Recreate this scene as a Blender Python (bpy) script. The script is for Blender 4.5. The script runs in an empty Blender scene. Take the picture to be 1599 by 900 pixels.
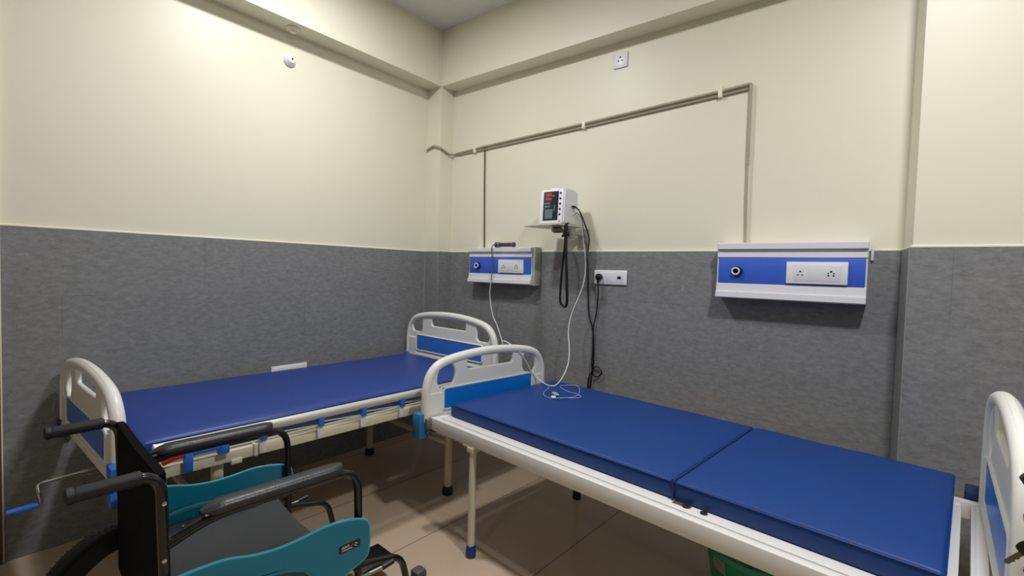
import bpy, bmesh, math, random
from math import sin, cos, pi, radians, sqrt, atan2
from mathutils import Vector, Matrix
random.seed(4)
S = bpy.context.scene
COL = S.collection

# ---------------------------------------------------------------- camera
cam_d = bpy.data.cameras.new('camera')
cam_d.sensor_width = 36.0
cam_d.lens = 16.606
cam_d.clip_start = 0.02
cam = bpy.data.objects.new('camera', cam_d)
COL.objects.link(cam)
r_ = Vector((0.78674267, 0.61671454, 0.02644153))
u_ = Vector((-0.04421252, 0.01357295, 0.99892994))
f_ = Vector((-0.61569573, 0.78706985, -0.03794492))
M = Matrix.Identity(4)
for i in range(3):
    M[i][0] = r_[i]; M[i][1] = u_[i]; M[i][2] = -f_[i]
M[0][3], M[1][3], M[2][3] = 3.0695, -2.8567, 1.38
cam.matrix_world = M
S.camera = cam

# ---------------------------------------------------------------- world, lights, exposure
S.view_settings.view_transform = 'Standard'
S.view_settings.look = 'None'
S.view_settings.exposure = 0.0
S.view_settings.gamma = 1.0
S.view_settings.use_curve_mapping = False
w = bpy.data.worlds.new('world'); S.world = w; w.use_nodes = True
w.node_tree.nodes['Background'].inputs[0].default_value = (0.9, 0.95, 1.0, 1)
w.node_tree.nodes['Background'].inputs[1].default_value = 0.0

def ceiling_lamp(x, y, power, size=0.22, z=3.285, col=(0.975, 0.985, 1.0)):
    l = bpy.data.lights.new('ceiling_lamp', 'AREA')
    l.shape = 'DISK'; l.size = size; l.energy = power; l.color = col
    o = bpy.data.objects.new('ceiling_lamp_light', l); COL.objects.link(o)
    o.location = (x, y, z)
LAMPS = [(1.04, -1.50, 31), (3.35, -1.75, 50), (2.6, -4.8, 9)]
for x, y, p in LAMPS:
    ceiling_lamp(x, y, p)

# ---------------------------------------------------------------- materials
def lin(c):
    return tuple(((v/255)/12.92 if v/255 <= .04045 else ((v/255+.055)/1.055)**2.4) for v in c)

def mat(name, col, rough=.5, metal=0.0, var=.06, scale=18, bump=0.0, bscale=60, spec=.5, coat=0, emit=0):
    m = bpy.data.materials.new(name); m.use_nodes = True
    nt = m.node_tree; b = nt.nodes['Principled BSDF']
    tc = nt.nodes.new('ShaderNodeTexCoord')
    n = nt.nodes.new('ShaderNodeTexNoise'); n.inputs['Scale'].default_value = scale
    n.inputs['Detail'].default_value = 4
    nt.links.new(tc.outputs['Object'], n.inputs['Vector'])
    rp = nt.nodes.new('ShaderNodeMapRange')
    rp.inputs['To Min'].default_value = 1-var; rp.inputs['To Max'].default_value = 1+var
    nt.links.new(n.outputs['Fac'], rp.inputs['Value'])
    mx = nt.nodes.new('ShaderNodeVectorMath'); mx.operation = 'SCALE'
    mx.inputs[0].default_value = lin(col)
    nt.links.new(rp.outputs['Result'], mx.inputs['Scale'])
    nt.links.new(mx.outputs['Vector'], b.inputs['Base Color'])
    b.inputs['Roughness'].default_value = rough
    b.inputs['Metallic'].default_value = metal
    b.inputs['Specular IOR Level'].default_value = spec
    b.inputs['Coat Weight'].default_value = coat
    if emit:
        b.inputs['Emission Color'].default_value = lin(col) + (1,)
        b.inputs['Emission Strength'].default_value = emit
    if bump:
        n2 = nt.nodes.new('ShaderNodeTexNoise'); n2.inputs['Scale'].default_value = bscale
        nt.links.new(tc.outputs['Object'], n2.inputs['Vector'])
        bp = nt.nodes.new('ShaderNodeBump'); bp.inputs['Strength'].default_value = bump
        bp.inputs['Distance'].default_value = .01
        nt.links.new(n2.outputs['Fac'], bp.inputs['Height'])
        nt.links.new(bp.outputs['Normal'], b.inputs['Normal'])
    return m

PAINT = mat('cream_paint', (231, 228, 208), .42, var=.012, scale=1.4, bump=.02, bscale=40, spec=.4)
CEILP = mat('ceiling_paint', (226, 226, 222), .8, var=.02)
BEAD = mat('cream_bead', (240, 236, 214), .4, var=.02)
CREAMEDGE = mat('tile_edge_trim', (150, 150, 144), .5)
BROWN = mat('brown_wood', (92, 66, 44), .5, var=.15)
WHITEP = mat('white_plastic', (232, 231, 224), .34, var=.015, spec=.5)
GREYP = mat('socket_white', (236, 235, 238), .35, var=.01)
IVORY = mat('ivory_powder_coat', (226, 218, 190), .4, var=.04, scale=6)
WHITEM = mat('white_powder_coat', (233, 230, 226), .36, var=.02)
LEGM = mat('leg_powder_coat', (214, 205, 184), .4, var=.03)
ALU = mat('brushed_aluminium', (214, 214, 206), .38, .35, var=.03)
CHROME = mat('chrome', (200, 200, 200), .22, 1.0, var=.02)
STEEL = mat('grey_steel', (150, 148, 140), .4, .8, var=.05)
VINYL = mat('blue_vinyl', (17, 60, 128), .48, var=.05, scale=3, bump=.05, bscale=9, spec=.35)
VINYL2 = mat('blue_vinyl_left', (30, 60, 138), .4, var=.06, scale=3, bump=.07, bscale=6, spec=.5)
BLUEIN = mat('blue_inset', (10, 118, 214), .3, var=.03)
BLUEIN2 = mat('blue_inset_deep', (56, 116, 212), .3, var=.03)
BLUECAP = mat('blue_cap', (44, 116, 168), .4, var=.04)
BLUEPL = mat('blue_plastic', (48, 112, 210), .38, var=.04)
NAVY = mat('navy_rubber', (22, 44, 92), .5)
RUBBER = mat('black_rubber', (20, 20, 20), .6, var=.1)
BOOTB = mat('dark_foot_rubber', (28, 24, 26), .5)
RED = mat('red_plastic', (190, 40, 48), .4)
BANDBLUE = mat('unit_blue', (58, 98, 206), .45, var=.02)
UNITW = mat('unit_white', (226, 225, 232), .35, var=.015)
BLACKP = mat('black_plastic', (16, 17, 20), .35)
HOLE = mat('socket_hole', (12, 12, 12), .6)
SCREEN = mat('screen_glass', (38, 48, 52), .15)
LEDR = mat('red_led', (215, 60, 70), .4, emit=.7)
LCDG = mat('pale_print', (140, 160, 165), .5)
STRAP = mat('black_webbing', (14, 14, 15), .8)
WIREW = mat('white_wire', (222, 222, 226), .45)
WIREG = mat('grey_wire', (80, 84, 78), .5)
WIREB = mat('black_wire', (14, 14, 16), .45)
PIPE = mat('grey_pipe', (166, 162, 140), .5, .0, var=.12, scale=12)
PIPED = mat('dark_pipe', (86, 74, 48), .5, .3, var=.25, scale=20)
GREEN = mat('green_tub', (8, 146, 100), .4)
LABELM = mat('paper_label', (190, 192, 185), .6, var=.1, scale=40)
TEAL = mat('teal_plastic', (0, 112, 136), .36, var=.03, spec=.5)
TEALE = mat('teal_edge', (60, 160, 180), .35)
BLKTUBE = mat('black_enamel_tube', (14, 14, 15), .22, var=.05, spec=.6)
UPHOL = mat('black_upholstery', (5, 5, 6), .9, var=.1, bump=.2, bscale=300, spec=.12)
SEATM = mat('grey_seat_vinyl', (44, 48, 49), .5, var=.1, scale=5, bump=.1, bscale=20)
PADM = mat('armrest_vinyl', (44, 43, 46), .38, var=.08, bump=.1, bscale=200)
TIRE = mat('tyre_rubber', (24, 24, 24), .75)
KEYM = mat('dark_key', (60, 60, 54), .35, .5)
DUST = mat('metal_edge', (180, 178, 168), .35, .6)

# slate laminate dado
def slate():
    m = bpy.data.materials.new('slate_laminate'); m.use_nodes = True
    nt = m.node_tree; b = nt.nodes['Principled BSDF']
    tc = nt.nodes.new('ShaderNodeTexCoord')
    n1 = nt.nodes.new('ShaderNodeTexNoise'); n1.inputs['Scale'].default_value = 26.0; n1.inputs['Detail'].default_value = 7; n1.inputs['Roughness'].default_value = .7
    mp = nt.nodes.new('ShaderNodeMapping'); mp.inputs['Scale'].default_value = (1, 1, 2.2)
    nt.links.new(tc.outputs['Object'], mp.inputs['Vector'])
    nt.links.new(mp.outputs['Vector'], n1.inputs['Vector'])
    r1 = nt.nodes.new('ShaderNodeValToRGB')
    r1.color_ramp.elements[0].position = .3; r1.color_ramp.elements[0].color = lin((119, 120, 122)) + (1,)
    r1.color_ramp.elements[1].position = .72; r1.color_ramp.elements[1].color = lin((146, 146, 147)) + (1,)
    nt.links.new(n1.outputs['Fac'], r1.inputs['Fac'])
    # thin cracks: ridged distorted noise
    n2 = nt.nodes.new('ShaderNodeTexNoise'); n2.inputs['Scale'].default_value = 13; n2.inputs['Detail'].default_value = 8
    n2.inputs['Roughness'].default_value = .65; n2.inputs['Distortion'].default_value = .5
    nt.links.new(mp.outputs['Vector'], n2.inputs['Vector'])
    s = nt.nodes.new('ShaderNodeMath'); s.operation = 'SUBTRACT'; s.inputs[1].default_value = .5
    a = nt.nodes.new('ShaderNodeMath'); a.operation = 'ABSOLUTE'
    nt.links.new(n2.outputs['Fac'], s.inputs[0]); nt.links.new(s.outputs[0], a.inputs[0])
    r2 = nt.nodes.new('ShaderNodeMapRange'); r2.inputs['From Max'].default_value = .02
    r2.inputs['To Min'].default_value = .84; r2.inputs['To Max'].default_value = 1
    nt.links.new(a.outputs[0], r2.inputs['Value'])
    # pale flecks
    n3 = nt.nodes.new('ShaderNodeTexNoise'); n3.inputs['Scale'].default_value = 34; n3.inputs['Detail'].default_value = 5
    n3.inputs['Distortion'].default_value = 1.2
    nt.links.new(mp.outputs['Vector'], n3.inputs['Vector'])
    r3 = nt.nodes.new('ShaderNodeMapRange'); r3.inputs['From Min'].default_value = .60; r3.inputs['From Max'].default_value = .75
    r3.inputs['To Min'].default_value = 1; r3.inputs['To Max'].default_value = 1.28
    nt.links.new(n3.outputs['Fac'], r3.inputs['Value'])
    mu = nt.nodes.new('ShaderNodeMath'); mu.operation = 'MULTIPLY'
    nt.links.new(r2.outputs['Result'], mu.inputs[0]); nt.links.new(r3.outputs['Result'], mu.inputs[1])
    # sheet seams: horizontally run x+y, height z
    sx = nt.nodes.new('ShaderNodeSeparateXYZ'); nt.links.new(tc.outputs['Object'], sx.inputs[0])
    ad = nt.nodes.new('ShaderNodeMath'); ad.operation = 'ADD'
    nt.links.new(sx.outputs['X'], ad.inputs[0]); nt.links.new(sx.outputs['Y'], ad.inputs[1])
    cb = nt.nodes.new('ShaderNodeCombineXYZ')
    nt.links.new(ad.outputs[0], cb.inputs['X']); nt.links.new(sx.outputs['Z'], cb.inputs['Y'])
    br = nt.nodes.new('ShaderNodeTexBrick'); br.offset = .5
    br.inputs['Scale'].default_value = 1; br.inputs['Mortar Size'].default_value = .0012
    br.inputs['Brick Width'].default_value = 1.2; br.inputs['Row Height'].default_value = .6
    br.inputs['Color1'].default_value = (1, 1, 1, 1); br.inputs['Color2'].default_value = (.96, .96, .96, 1)
    br.inputs['Mortar'].default_value = (.78, .78, .78, 1)
    nt.links.new(cb.outputs[0], br.inputs['Vector'])
    m1 = nt.nodes.new('ShaderNodeVectorMath'); m1.operation = 'SCALE'
    nt.links.new(r1.outputs['Color'], m1.inputs[0]); nt.links.new(mu.outputs[0], m1.inputs['Scale'])
    m2 = nt.nodes.new('ShaderNodeVectorMath'); m2.operation = 'MULTIPLY'
    nt.links.new(m1.outputs['Vector'], m2.inputs[0]); nt.links.new(br.outputs['Color'], m2.inputs[1])
    nt.links.new(m2.outputs['Vector'], b.inputs['Base Color'])
    b.inputs['Roughness'].default_value = .5
    b.inputs['Specular IOR Level'].default_value = .35
    return m
SLATE = slate()

def floor_tiles():
    m = bpy.data.materials.new('beige_floor_tiles'); m.use_nodes = True
    nt = m.node_tree; b = nt.nodes['Principled BSDF']
    tc = nt.nodes.new('ShaderNodeTexCoord')
    mp = nt.nodes.new('ShaderNodeMapping')
    mp.vector_type = 'POINT'
    # joints run almost along y (turned 3.7 degrees): shear by a rotation about z
    mp.inputs['Rotation'].default_value = (0, 0, radians(3.2 + 90))
    mp.inputs['Location'].default_value = (0.28, -0.148, 0)
    nt.links.new(tc.outputs['Object'], mp.inputs['Vector'])
    br = nt.nodes.new('ShaderNodeTexBrick'); br.offset = 0
    br.inputs['Scale'].default_value = 1; br.inputs['Mortar Size'].default_value = .0022
    br.inputs['Mortar Smooth'].default_value = .2
    br.inputs['Brick Width'].default_value = 2.4; br.inputs['Row Height'].default_value = .6
    br.inputs['Color1'].default_value = lin((200, 177, 153)) + (1,)
    br.inputs['Color2'].default_value = lin((197, 174, 151)) + (1,)
    br.inputs['Mortar'].default_value = lin((84, 72, 60)) + (1,)
    nt.links.new(mp.outputs['Vector'], br.inputs['Vector'])
    n = nt.nodes.new('ShaderNodeTexNoise'); n.inputs['Scale'].default_value = 5; n.inputs['Detail'].default_value = 6
    nt.links.new(tc.outputs['Object'], n.inputs['Vector'])
    r = nt.nodes.new('ShaderNodeMapRange'); r.inputs['To Min'].default_value = .94; r.inputs['To Max'].default_value = 1.05
    nt.links.new(n.outputs['Fac'], r.inputs['Value'])
    m1 = nt.nodes.new('ShaderNodeVectorMath'); m1.operation = 'SCALE'
    nt.links.new(br.outputs['Color'], m1.inputs[0]); nt.links.new(r.outputs['Result'], m1.inputs['Scale'])
    nt.links.new(m1.outputs['Vector'], b.inputs['Base Color'])
    b.inputs['Roughness'].default_value = .13
    b.inputs['Specular IOR Level'].default_value = .5
    return m
FLOORM = floor_tiles()

# ---------------------------------------------------------------- helpers
def obj(name, bm, m, parent=None, sharp=38, smooth=True):
    me = bpy.data.meshes.new(name)
    if isinstance(bm, bmesh.types.BMesh):
        bmesh.ops.recalc_face_normals(bm, faces=bm.faces)
        bm.to_mesh(me); bm.free()
    else:
        me = bm
    if smooth:
        me.shade_smooth(); me.set_sharp_from_angle(angle=radians(sharp))
    me.materials.clear(); me.materials.append(m)
    o = bpy.data.objects.new(name, me); COL.objects.link(o)
    if parent: o.parent = parent
    return o

def tag(o, label, cat, group=None):
    o['label'] = label; o['category'] = cat
    if group: o['group'] = group
    return o

def thing(name, label, cat, loc=(0, 0, 0), rotz=0, group=None):
    o = bpy.data.objects.new(name, None); COL.objects.link(o)
    o.empty_display_size = .05
    o.location = loc; o.rotation_euler = (0, 0, rotz)
    return tag(o, label, cat, group)

def struct(name, bm, m, parent=None, smooth=False):
    o = obj(name, bm, m, parent, smooth=smooth)
    o['kind'] = 'structure'
    return o

def B(): return bmesh.new()

def box(bm, x0, x1, y0, y1, z0, z1, bev=0, seg=2, mtx=None):
    r = bmesh.ops.create_cube(bm, size=1)
    vs = r['verts']
    for v in vs:
        v.co = Vector(((x0+x1)/2 + v.co.x*(x1-x0), (y0+y1)/2 + v.co.y*(y1-y0), (z0+z1)/2 + v.co.z*(z1-z0)))
    if bev:
        es = list({e for v in vs for e in v.link_edges})
        rr = bmesh.ops.bevel(bm, geom=es, offset=bev, segments=seg, profile=.5, affect='EDGES')
        vs = list({v for f in rr['faces'] for v in f.verts} | {v for v in vs if v.is_valid})
    if mtx is not None:
        bmesh.ops.transform(bm, matrix=mtx, verts=vs)
    return vs

def fillet(pts, rad, n=6):
    pts = [Vector(p) for p in pts]; out = [pts[0]]
    for i in range(1, len(pts)-1):
        a, b, c = pts[i-1], pts[i], pts[i+1]
        d1 = (a-b); d2 = (c-b)
        rr = min(rad, d1.length*.49, d2.length*.49)
        p1 = b + d1.normalized()*rr; p2 = b + d2.normalized()*rr
        for k in range(n+1):
            t = k/n
            out.append(p1*(1-t)**2 + b*2*t*(1-t) + p2*t*t)
    out.append(pts[-1]); return out

def spline(pts, n=8):
    P = [Vector(p) for p in pts]; P = [2*P[0]-P[1]] + P + [2*P[-1]-P[-2]]
    out = []
    for i in range(1, len(P)-2):
        for k in range(n):
            t = k/n
            p0, p1, p2, p3 = P[i-1:i+3]
            out.append(.5*((2*p1)+(-p0+p2)*t+(2*p0-5*p1+4*p2-p3)*t*t+(-p0+3*p1-3*p2+p3)*t**3))
    out.append(P[-2]); return out

def tube(bm, pts, rad, seg=10, cap=True, ry=None, closed=False, up0=None):
    pts = [Vector(p) for p in pts]
    q = [pts[0]]
    for p in pts[1:]:
        if (p-q[-1]).length > 1e-5: q.append(p)
    pts = q
    n = len(pts); rings = []
    rads = rad if isinstance(rad, (list, tuple)) else [rad]*n
    if len(rads) != n: rads = [rads[0]]*n
    t = (pts[1]-pts[0]).normalized()
    nrm = Vector(up0) if up0 else (Vector((0, 0, 1)) if abs(t.z) < .9 else Vector((1, 0, 0)))
    for i in range(n):
        if closed: t = (pts[(i+1) % n]-pts[i-1]).normalized()
        elif i == 0: t = (pts[1]-pts[0]).normalized()
        elif i == n-1: t = (pts[-1]-pts[-2]).normalized()
        else: t = (pts[i+1]-pts[i-1]).normalized()
        nrm = (nrm - t*nrm.dot(t)).normalized()
        bn = t.cross(nrm)
        ring = []
        for k in range(seg):
            a = 2*pi*k/seg
            ring.append(bm.verts.new(pts[i] + nrm*cos(a)*rads[i] + bn*sin(a)*(ry if ry else rads[i])))
        rings.append(ring)
    m_ = n if closed else n-1
    for i in range(m_):
        a, b = rings[i], rings[(i+1) % n]
        for k in range(seg):
            bm.faces.new((a[k], a[(k+1) % seg], b[(k+1) % seg], b[k]))
    if cap and not closed:
        bm.faces.new(rings[0][::-1]); bm.faces.new(rings[-1])
    return rings

def lathe(bm, prof, c=(0, 0, 0), axis=(0, 0, 1), seg=24):
    """prof: list of (radius, height) along axis"""
    ax = Vector(axis).normalized()
    a = ax.orthogonal().normalized(); b = ax.cross(a); c = Vector(c)
    rings = []
    for r, h in prof:
        if r < 1e-6:
            rings.append([bm.verts.new(c+ax*h)])
        else:
            rings.append([bm.verts.new(c+ax*h+(a*cos(2*pi*k/seg)+b*sin(2*pi*k/seg))*r) for k in range(seg)])
    for i in range(len(rings)-1):
        p, q = rings[i], rings[i+1]
        for k in range(seg):
            k2 = (k+1) % seg
            if len(p) == 1 and len(q) == 1: continue
            if len(p) == 1: bm.faces.new((p[0], q[k], q[k2]))
            elif len(q) == 1: bm.faces.new((p[k], p[k2], q[0]))
            else: bm.faces.new((p[k], p[k2], q[k2], q[k]))
    if len(rings[0]) > 1: bm.faces.new(rings[0][::-1])
    if len(rings[-1]) > 1: bm.faces.new(rings[-1])

def prism(bm, prof, axis_from, axis_to, X, Y):
    """extrude polygon prof [(a,b)] in directions X,Y from one point to another"""
    A, Bq, X, Y = Vector(axis_from), Vector(axis_to), Vector(X), Vector(Y)
    r1 = [bm.verts.new(A+X*a+Y*b) for a, b in prof]
    r2 = [bm.verts.new(Bq+X*a+Y*b) for a, b in prof]
    n = len(prof)
    for k in range(n):
        bm.faces.new((r1[k], r1[(k+1) % n], r2[(k+1) % n], r2[k]))
    bm.faces.new(r1[::-1]); bm.faces.new(r2)

def plate(name, outline, holes, thick, bev, mtx):
    """flat plate with holes: outline in local x,y, thickness along z, moved by mtx -> mesh"""
    cu = bpy.data.curves.new(name, 'CURVE'); cu.dimensions = '2D'; cu.fill_mode = 'BOTH'
    cu.extrude = max(thick/2-bev, .0001); cu.bevel_depth = bev; cu.bevel_resolution = 2
    cu.offset = -bev
    for pl in [outline]+holes:
        sp = cu.splines.new('POLY'); sp.points.add(len(pl)-1); sp.use_cyclic_u = True
        for i, p in enumerate(pl): sp.points[i].co = (p[0], p[1], 0, 1)
    t = bpy.data.objects.new(name, cu); COL.objects.link(t)
    dg = bpy.context.evaluated_depsgraph_get()
    me = bpy.data.meshes.new_from_object(t.evaluated_get(dg))
    bpy.data.objects.remove(t); bpy.data.curves.remove(cu)
    me.name = name
    me.transform(mtx)
    return me

def ell(cx, cy, rx, ry, n=28, rot=0, p=2.0):
    out = []
    for k in range(n):
        a = 2*pi*k/n; c, s = cos(a), sin(a)
        x = rx*abs(c)**(2/p)*(1 if c >= 0 else -1); y = ry*abs(s)**(2/p)*(1 if s >= 0 else -1)
        out.append((cx+x*cos(rot)-y*sin(rot), cy+x*sin(rot)+y*cos(rot)))
    return out

def rrect(x0, x1, y0, y1, r, n=5):
    out = []
    for cx, cy, a0 in ((x1-r, y1-r, 0), (x0+r, y1-r, 90), (x0+r, y0+r, 180), (x1-r, y0+r, 270)):
        for k in range(n+1):
            a = radians(a0+90*k/n); out.append((cx+r*cos(a), cy+r*sin(a)))
    return out

# ================================================================ ROOM
ZD, ZB, ZC = 1.518, 2.867, 3.31
DL, DB = .164, .147
XR, YB = 5.6, -6.4
XP, DP = 3.164, .28
YL = -2.608     # left wall ends at a door frame

bm = B(); box(bm, -.2, XR+.2, YB-.2, .2, -.12, 0); struct('floor', bm, FLOORM)
bm = B(); box(bm, -.2, XR+.2, YB-.2, .2, ZC, ZC+.12); struct('ceiling', bm, CEILP)
bm = B(); box(bm, -.2, 0, YB-.2, .2, 0, ZC); struct('wall_left', bm, PAINT)
bm = B(); box(bm, 0, XR+.2, 0, .2, 0, ZC); struct('wall_back', bm, PAINT)
bm = B(); box(bm, XR, XR+.2, YB, 0, 0, ZC); struct('wall_right', bm, PAINT)
bm = B(); box(bm, 0, XR+.2, YB-.2, YB, 0, ZC); struct('wall_front', bm, PAINT)
# beams below the ceiling and the corner column
bm = B(); box(bm, 0, DL, YB, 0, ZB, ZC); struct('trim_1', bm, PAINT)
bm = B(); box(bm, DL, XR, -DB, 0, ZB, ZC); struct('trim_2', bm, PAINT)
bm = B(); box(bm, 0, DL-.002, -DB+.002, 0, 0, ZB); struct('trim_3', bm, PAINT)
# pilaster on the right of the back wall, slightly splayed side
bm = B()
prism(bm, [(3.143, 0), (XP, -DP), (XR, -DP), (XR, 0)], (0, 0, 0), (0, 0, ZC), (1, 0, 0), (0, 1, 0))
struct('trim_4', bm, PAINT)
# slate dado sheets
T = .010
def dado(name, poly):
    bm = B(); prism(bm, poly, (0, 0, 0), (0, 0, ZD), (1, 0, 0), (0, 1, 0))
    return struct(name, bm, SLATE)
dado('trim_5', [(0, YL), (T, YL), (T, -DB), (0, -DB)])
dado('trim_6', [(0, -DB-T), (DL+T, -DB-T), (DL+T, -T), (DL, -T), (DL, -DB), (0, -DB)])
dado('trim_7', [(DL, -T), (3.143-T, -T), (3.143-T, 0), (DL, 0)])
dado('trim_8', [(3.143-T, 0), (XP-T, -DP-T), (XR, -DP-T), (XR, -DP), (XP, -DP), (3.143, 0)])
dado('trim_16', [(XR-T, -DP-T), (XR, -DP-T), (XR, YB), (XR-T, YB)])
dado('trim_17', [(0, YB), (XR-T, YB), (XR-T, YB+T), (0, YB+T)])
# cream bead on top of the sheets
def bead(name, pts):
    bm = B(); tube(bm, pts, .006, 6); return struct(name, bm, BEAD, smooth=True)
bead('trim_9', [(T*.6, YL, ZD+.003), (T*.6, -DB-T*.6, ZD+.003), (DL+T*.6, -DB-T*.6, ZD+.003), (DL+T*.6, -T*.6, ZD+.003), (3.143-T*.6, -T*.6, ZD+.003)])
bead('trim_10', [(3.143-T*.6, -T*.6, ZD+.003), (XP-T*.6, -DP-T*.6, ZD+.003), (XR, -DP-T*.6, ZD+.003)])
# thin joint strips at the column corners
bm = B(); box(bm, T, T+.005, -DB-T-.006, -DB-T, 0, ZD); struct('trim_11', bm, CREAMEDGE)
bm = B(); box(bm, DL+T-.003, DL+T+.002, -DB-T-.002, -DB-T+.003, 0, ZD); struct('trim_12', bm, CREAMEDGE)
bm = B(); box(bm, XP-T-.002, XP-T+.001, -DP-T-.001, -DP-T+.002, 0, ZD); struct('trim_13', bm, CREAMEDGE)
# door frame at the left edge of the picture
bm = B(); box(bm, 0, .018, YL-.006, YL, 0, 2.3+.9); struct('trim_14', bm, BEAD)
bm = B(); box(bm, 0, .025, YL-.12, YL-.006, 0, 2.3+.9); box(bm, 0, .05, YL-1.1, YL-.98, 0, 3.2); struct('trim_15', bm, BROWN)
bm = B(); box(bm, 0, .015, YL-.98, YL-.12, 0.005, 3.2); struct('door_1', bm, BROWN)

# ================================================================ hospital beds
def end_panel(root, name, p0, p1, zb, zt, style, inset_m, z_in=(0.02, .13)):
    """moulded end board from (u,v) p0 to p1, standing from zb to zt; s=0 at p0"""
    A = Vector((p0[0], p0[1], 0)); D = Vector((p1[0], p1[1], 0))-A
    w_ = D.length; d = D.normalized(); H = zt-zb
    up = Vector((0, 0, 1)); nn = d.cross(up)
    mtx = Matrix(((d.x, up.x, nn.x, A.x), (d.y, up.y, nn.y, A.y), (d.z, up.z, nn.z, zb), (0, 0, 0, 1)))
    k = w_/.92; hk = H/.34
    half = [(0, 0), (.012, .09), (.030, .19), (.045, .235), (.072, .272), (.11, .297), (.17, .314), (.26, .328), (.36, .337), (.46, .34)]
    half = [(a*k, b*hk) for a, b in half]
    arch = half + [(w_-a, b) for a, b in half[-2::-1]]
    arch = [(v.x, v.y) for v in spline([(a, b, 0) for a, b in arch], 4)]
    rt = .024
    inner = [(a, b) for a, b in arch]
    # the flat web between the arch tube
    slot = rrect(.285*k, w_-.285*k, H-.112*hk, H-.046*hk, .02)
    slot = [(x, y - ((x-w_/2)/(w_/2))**2*.045) for x, y in slot]
    if style == 'ellipse':
        h1 = ell(.146*k, .200*hk, .058*k, .076*hk, rot=-.36)
        h2 = [(w_-x, y) for x, y in h1]
    else:
        h1 = rrect(.07*k, .185*k, .165*hk, .285*hk, .03)
        h1 = [(x, y-(max(0, .12*k-x))*.5*(1 if y > .2*hk else 0)) for x, y in h1]
        h2 = [(w_-x, y) for x, y in h1]
    web_out = [(max(x, .0), y) for x, y in arch] + [(w_, -.02), (0, -.02)]
    me = plate('end_board', web_out, [slot, h1, h2], .022, .006, mtx)
    o = bpy.data.objects.new(name, me); COL.objects.link(o); o.parent = root
    me.materials.clear(); me.materials.append(WHITEP)
    me.shade_smooth(); me.set_sharp_from_angle(angle=radians(40))
    # arch tube
    bm = B()
    pts = [A+d*x+up*(zb+y) for x, y in [(rt, -.03)]+[(min(max(x, rt), w_-rt), min(y, 9)-rt*(1 if y > .1 else y/.1)) for x, y in arch]+[(w_-rt, -.03)]]
    tube(bm, pts, rt, 12, up0=tuple(nn), ry=rt)
    # lower cross member
    prof = [(-.02, -.012), (.02, -.012), (.022, .0), (.016, .014), (-.016, .014), (-.022, 0)]
    prism(bm, prof, A+d*.03+up*(zb-.018), A+d*(w_-.03)+up*(zb-.018), nn, up)
    obj('arch', bm, WHITEP, o)
    # widened posts below the side openings
    for s0 in (0.01, w_-.125*k):
        bm = B(); me2 = plate('post', rrect(s0, s0+.115*k, -.015, .12*hk, .012), [], .036, .008, mtx)
        bm.free(); obj('post', me2, WHITEP, o)
    # blue inset, standing proud of the web on both faces
    me3 = plate('inset', rrect(.13*k, w_-.13*k, z_in[0], z_in[1]*hk, .014), [], .032, .004, mtx)
    obj('blue_inset', me3, inset_m, o)
    # raised rim round the inset
    bm = B()
    for sgn in (-1, 1):
        rr = [A+d*x+up*(zb+y)+nn*sgn*.014 for x, y in rrect(.125*k, w_-.125*k, z_in[0]-.005, z_in[1]*hk+.005, .016)]
        tube(bm, rr, .0055, 6, closed=True)
    obj('inset_rim', bm, WHITEP, o)
    return o

def cushion(bm, x0, x1, y0, y1, z0, z1, puff=.006, r=.012):
    nx, ny = 24, 12
    def prof(t, n, L_):   # clustered near the edges
        return t
    xs = [x0, x0+r*.3, x0+r] + [x0+r+(x1-x0-2*r)*i/nx for i in range(1, nx)] + [x1-r, x1-r*.3, x1]
    ys = [y0, y0+r*.3, y0+r] + [y0+r+(y1-y0-2*r)*i/ny for i in range(1, ny)] + [y1-r, y1-r*.3, y1]
    def rim(t, a, b):
        d = min(t-a, b-t)
        return 1 if d >= r else sqrt(max(0, 1-(1-d/r)**2))
    top = {}; bot = {}
    for i, x in enumerate(xs):
        for j, y in enumerate(ys):
            e = min(rim(x, x0, x1), rim(y, y0, y1))
            cxn = (2*(x-x0)/(x1-x0)-1); cyn = (2*(y-y0)/(y1-y0)-1)
            pf = puff*(1-cxn**4)*(1-cyn**4) + .0012*sin(x*17+y*9)*sin(y*13)
            zt = z1 - r + r*e + (pf if e >= 1 else 0)
            top[i, j] = bm.verts.new((x, y, zt))
            bot[i, j] = bm.verts.new((x, y, z0 + r*.6*(1-e)))
    NX, NY = len(xs), len(ys)
    for i in range(NX-1):
        for j in range(NY-1):
            bm.faces.new((top[i, j], top[i+1, j], top[i+1, j+1], top[i, j+1]))
            bm.faces.new((bot[i, j], bot[i, j+1], bot[i+1, j+1], bot[i+1, j]))
    for i in range(NX-1):
        bm.faces.new((top[i, 0], bot[i, 0], bot[i+1, 0], top[i+1, 0]))
        bm.faces.new((top[i, NY-1], top[i+1, NY-1], bot[i+1, NY-1], bot[i, NY-1]))
    for j in range(NY-1):
        bm.faces.new((top[0, j], top[0, j+1], bot[0, j+1], bot[0, j]))
        bm.faces.new((top[NX-1, j], bot[NX-1, j], bot[NX-1, j+1], top[NX-1, j+1]))

def bed_leg(root, u, v, ztop, r, metal, foot, footh=.055):
    bm = B()
    lathe(bm, [(r, .03), (r, ztop)], (u, v, 0), seg=20)
    lg = obj('leg', bm, metal, root)
    bm = B()
    lathe(bm, [(r*1.35, 0), (r*1.45, .006), (r*1.35, footh*.75), (r*1.18, footh), (r*1.0, footh+.002)], (u, v, 0), seg=20)
    f = obj('rubber_foot', bm, foot, lg)
    return lg

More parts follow.
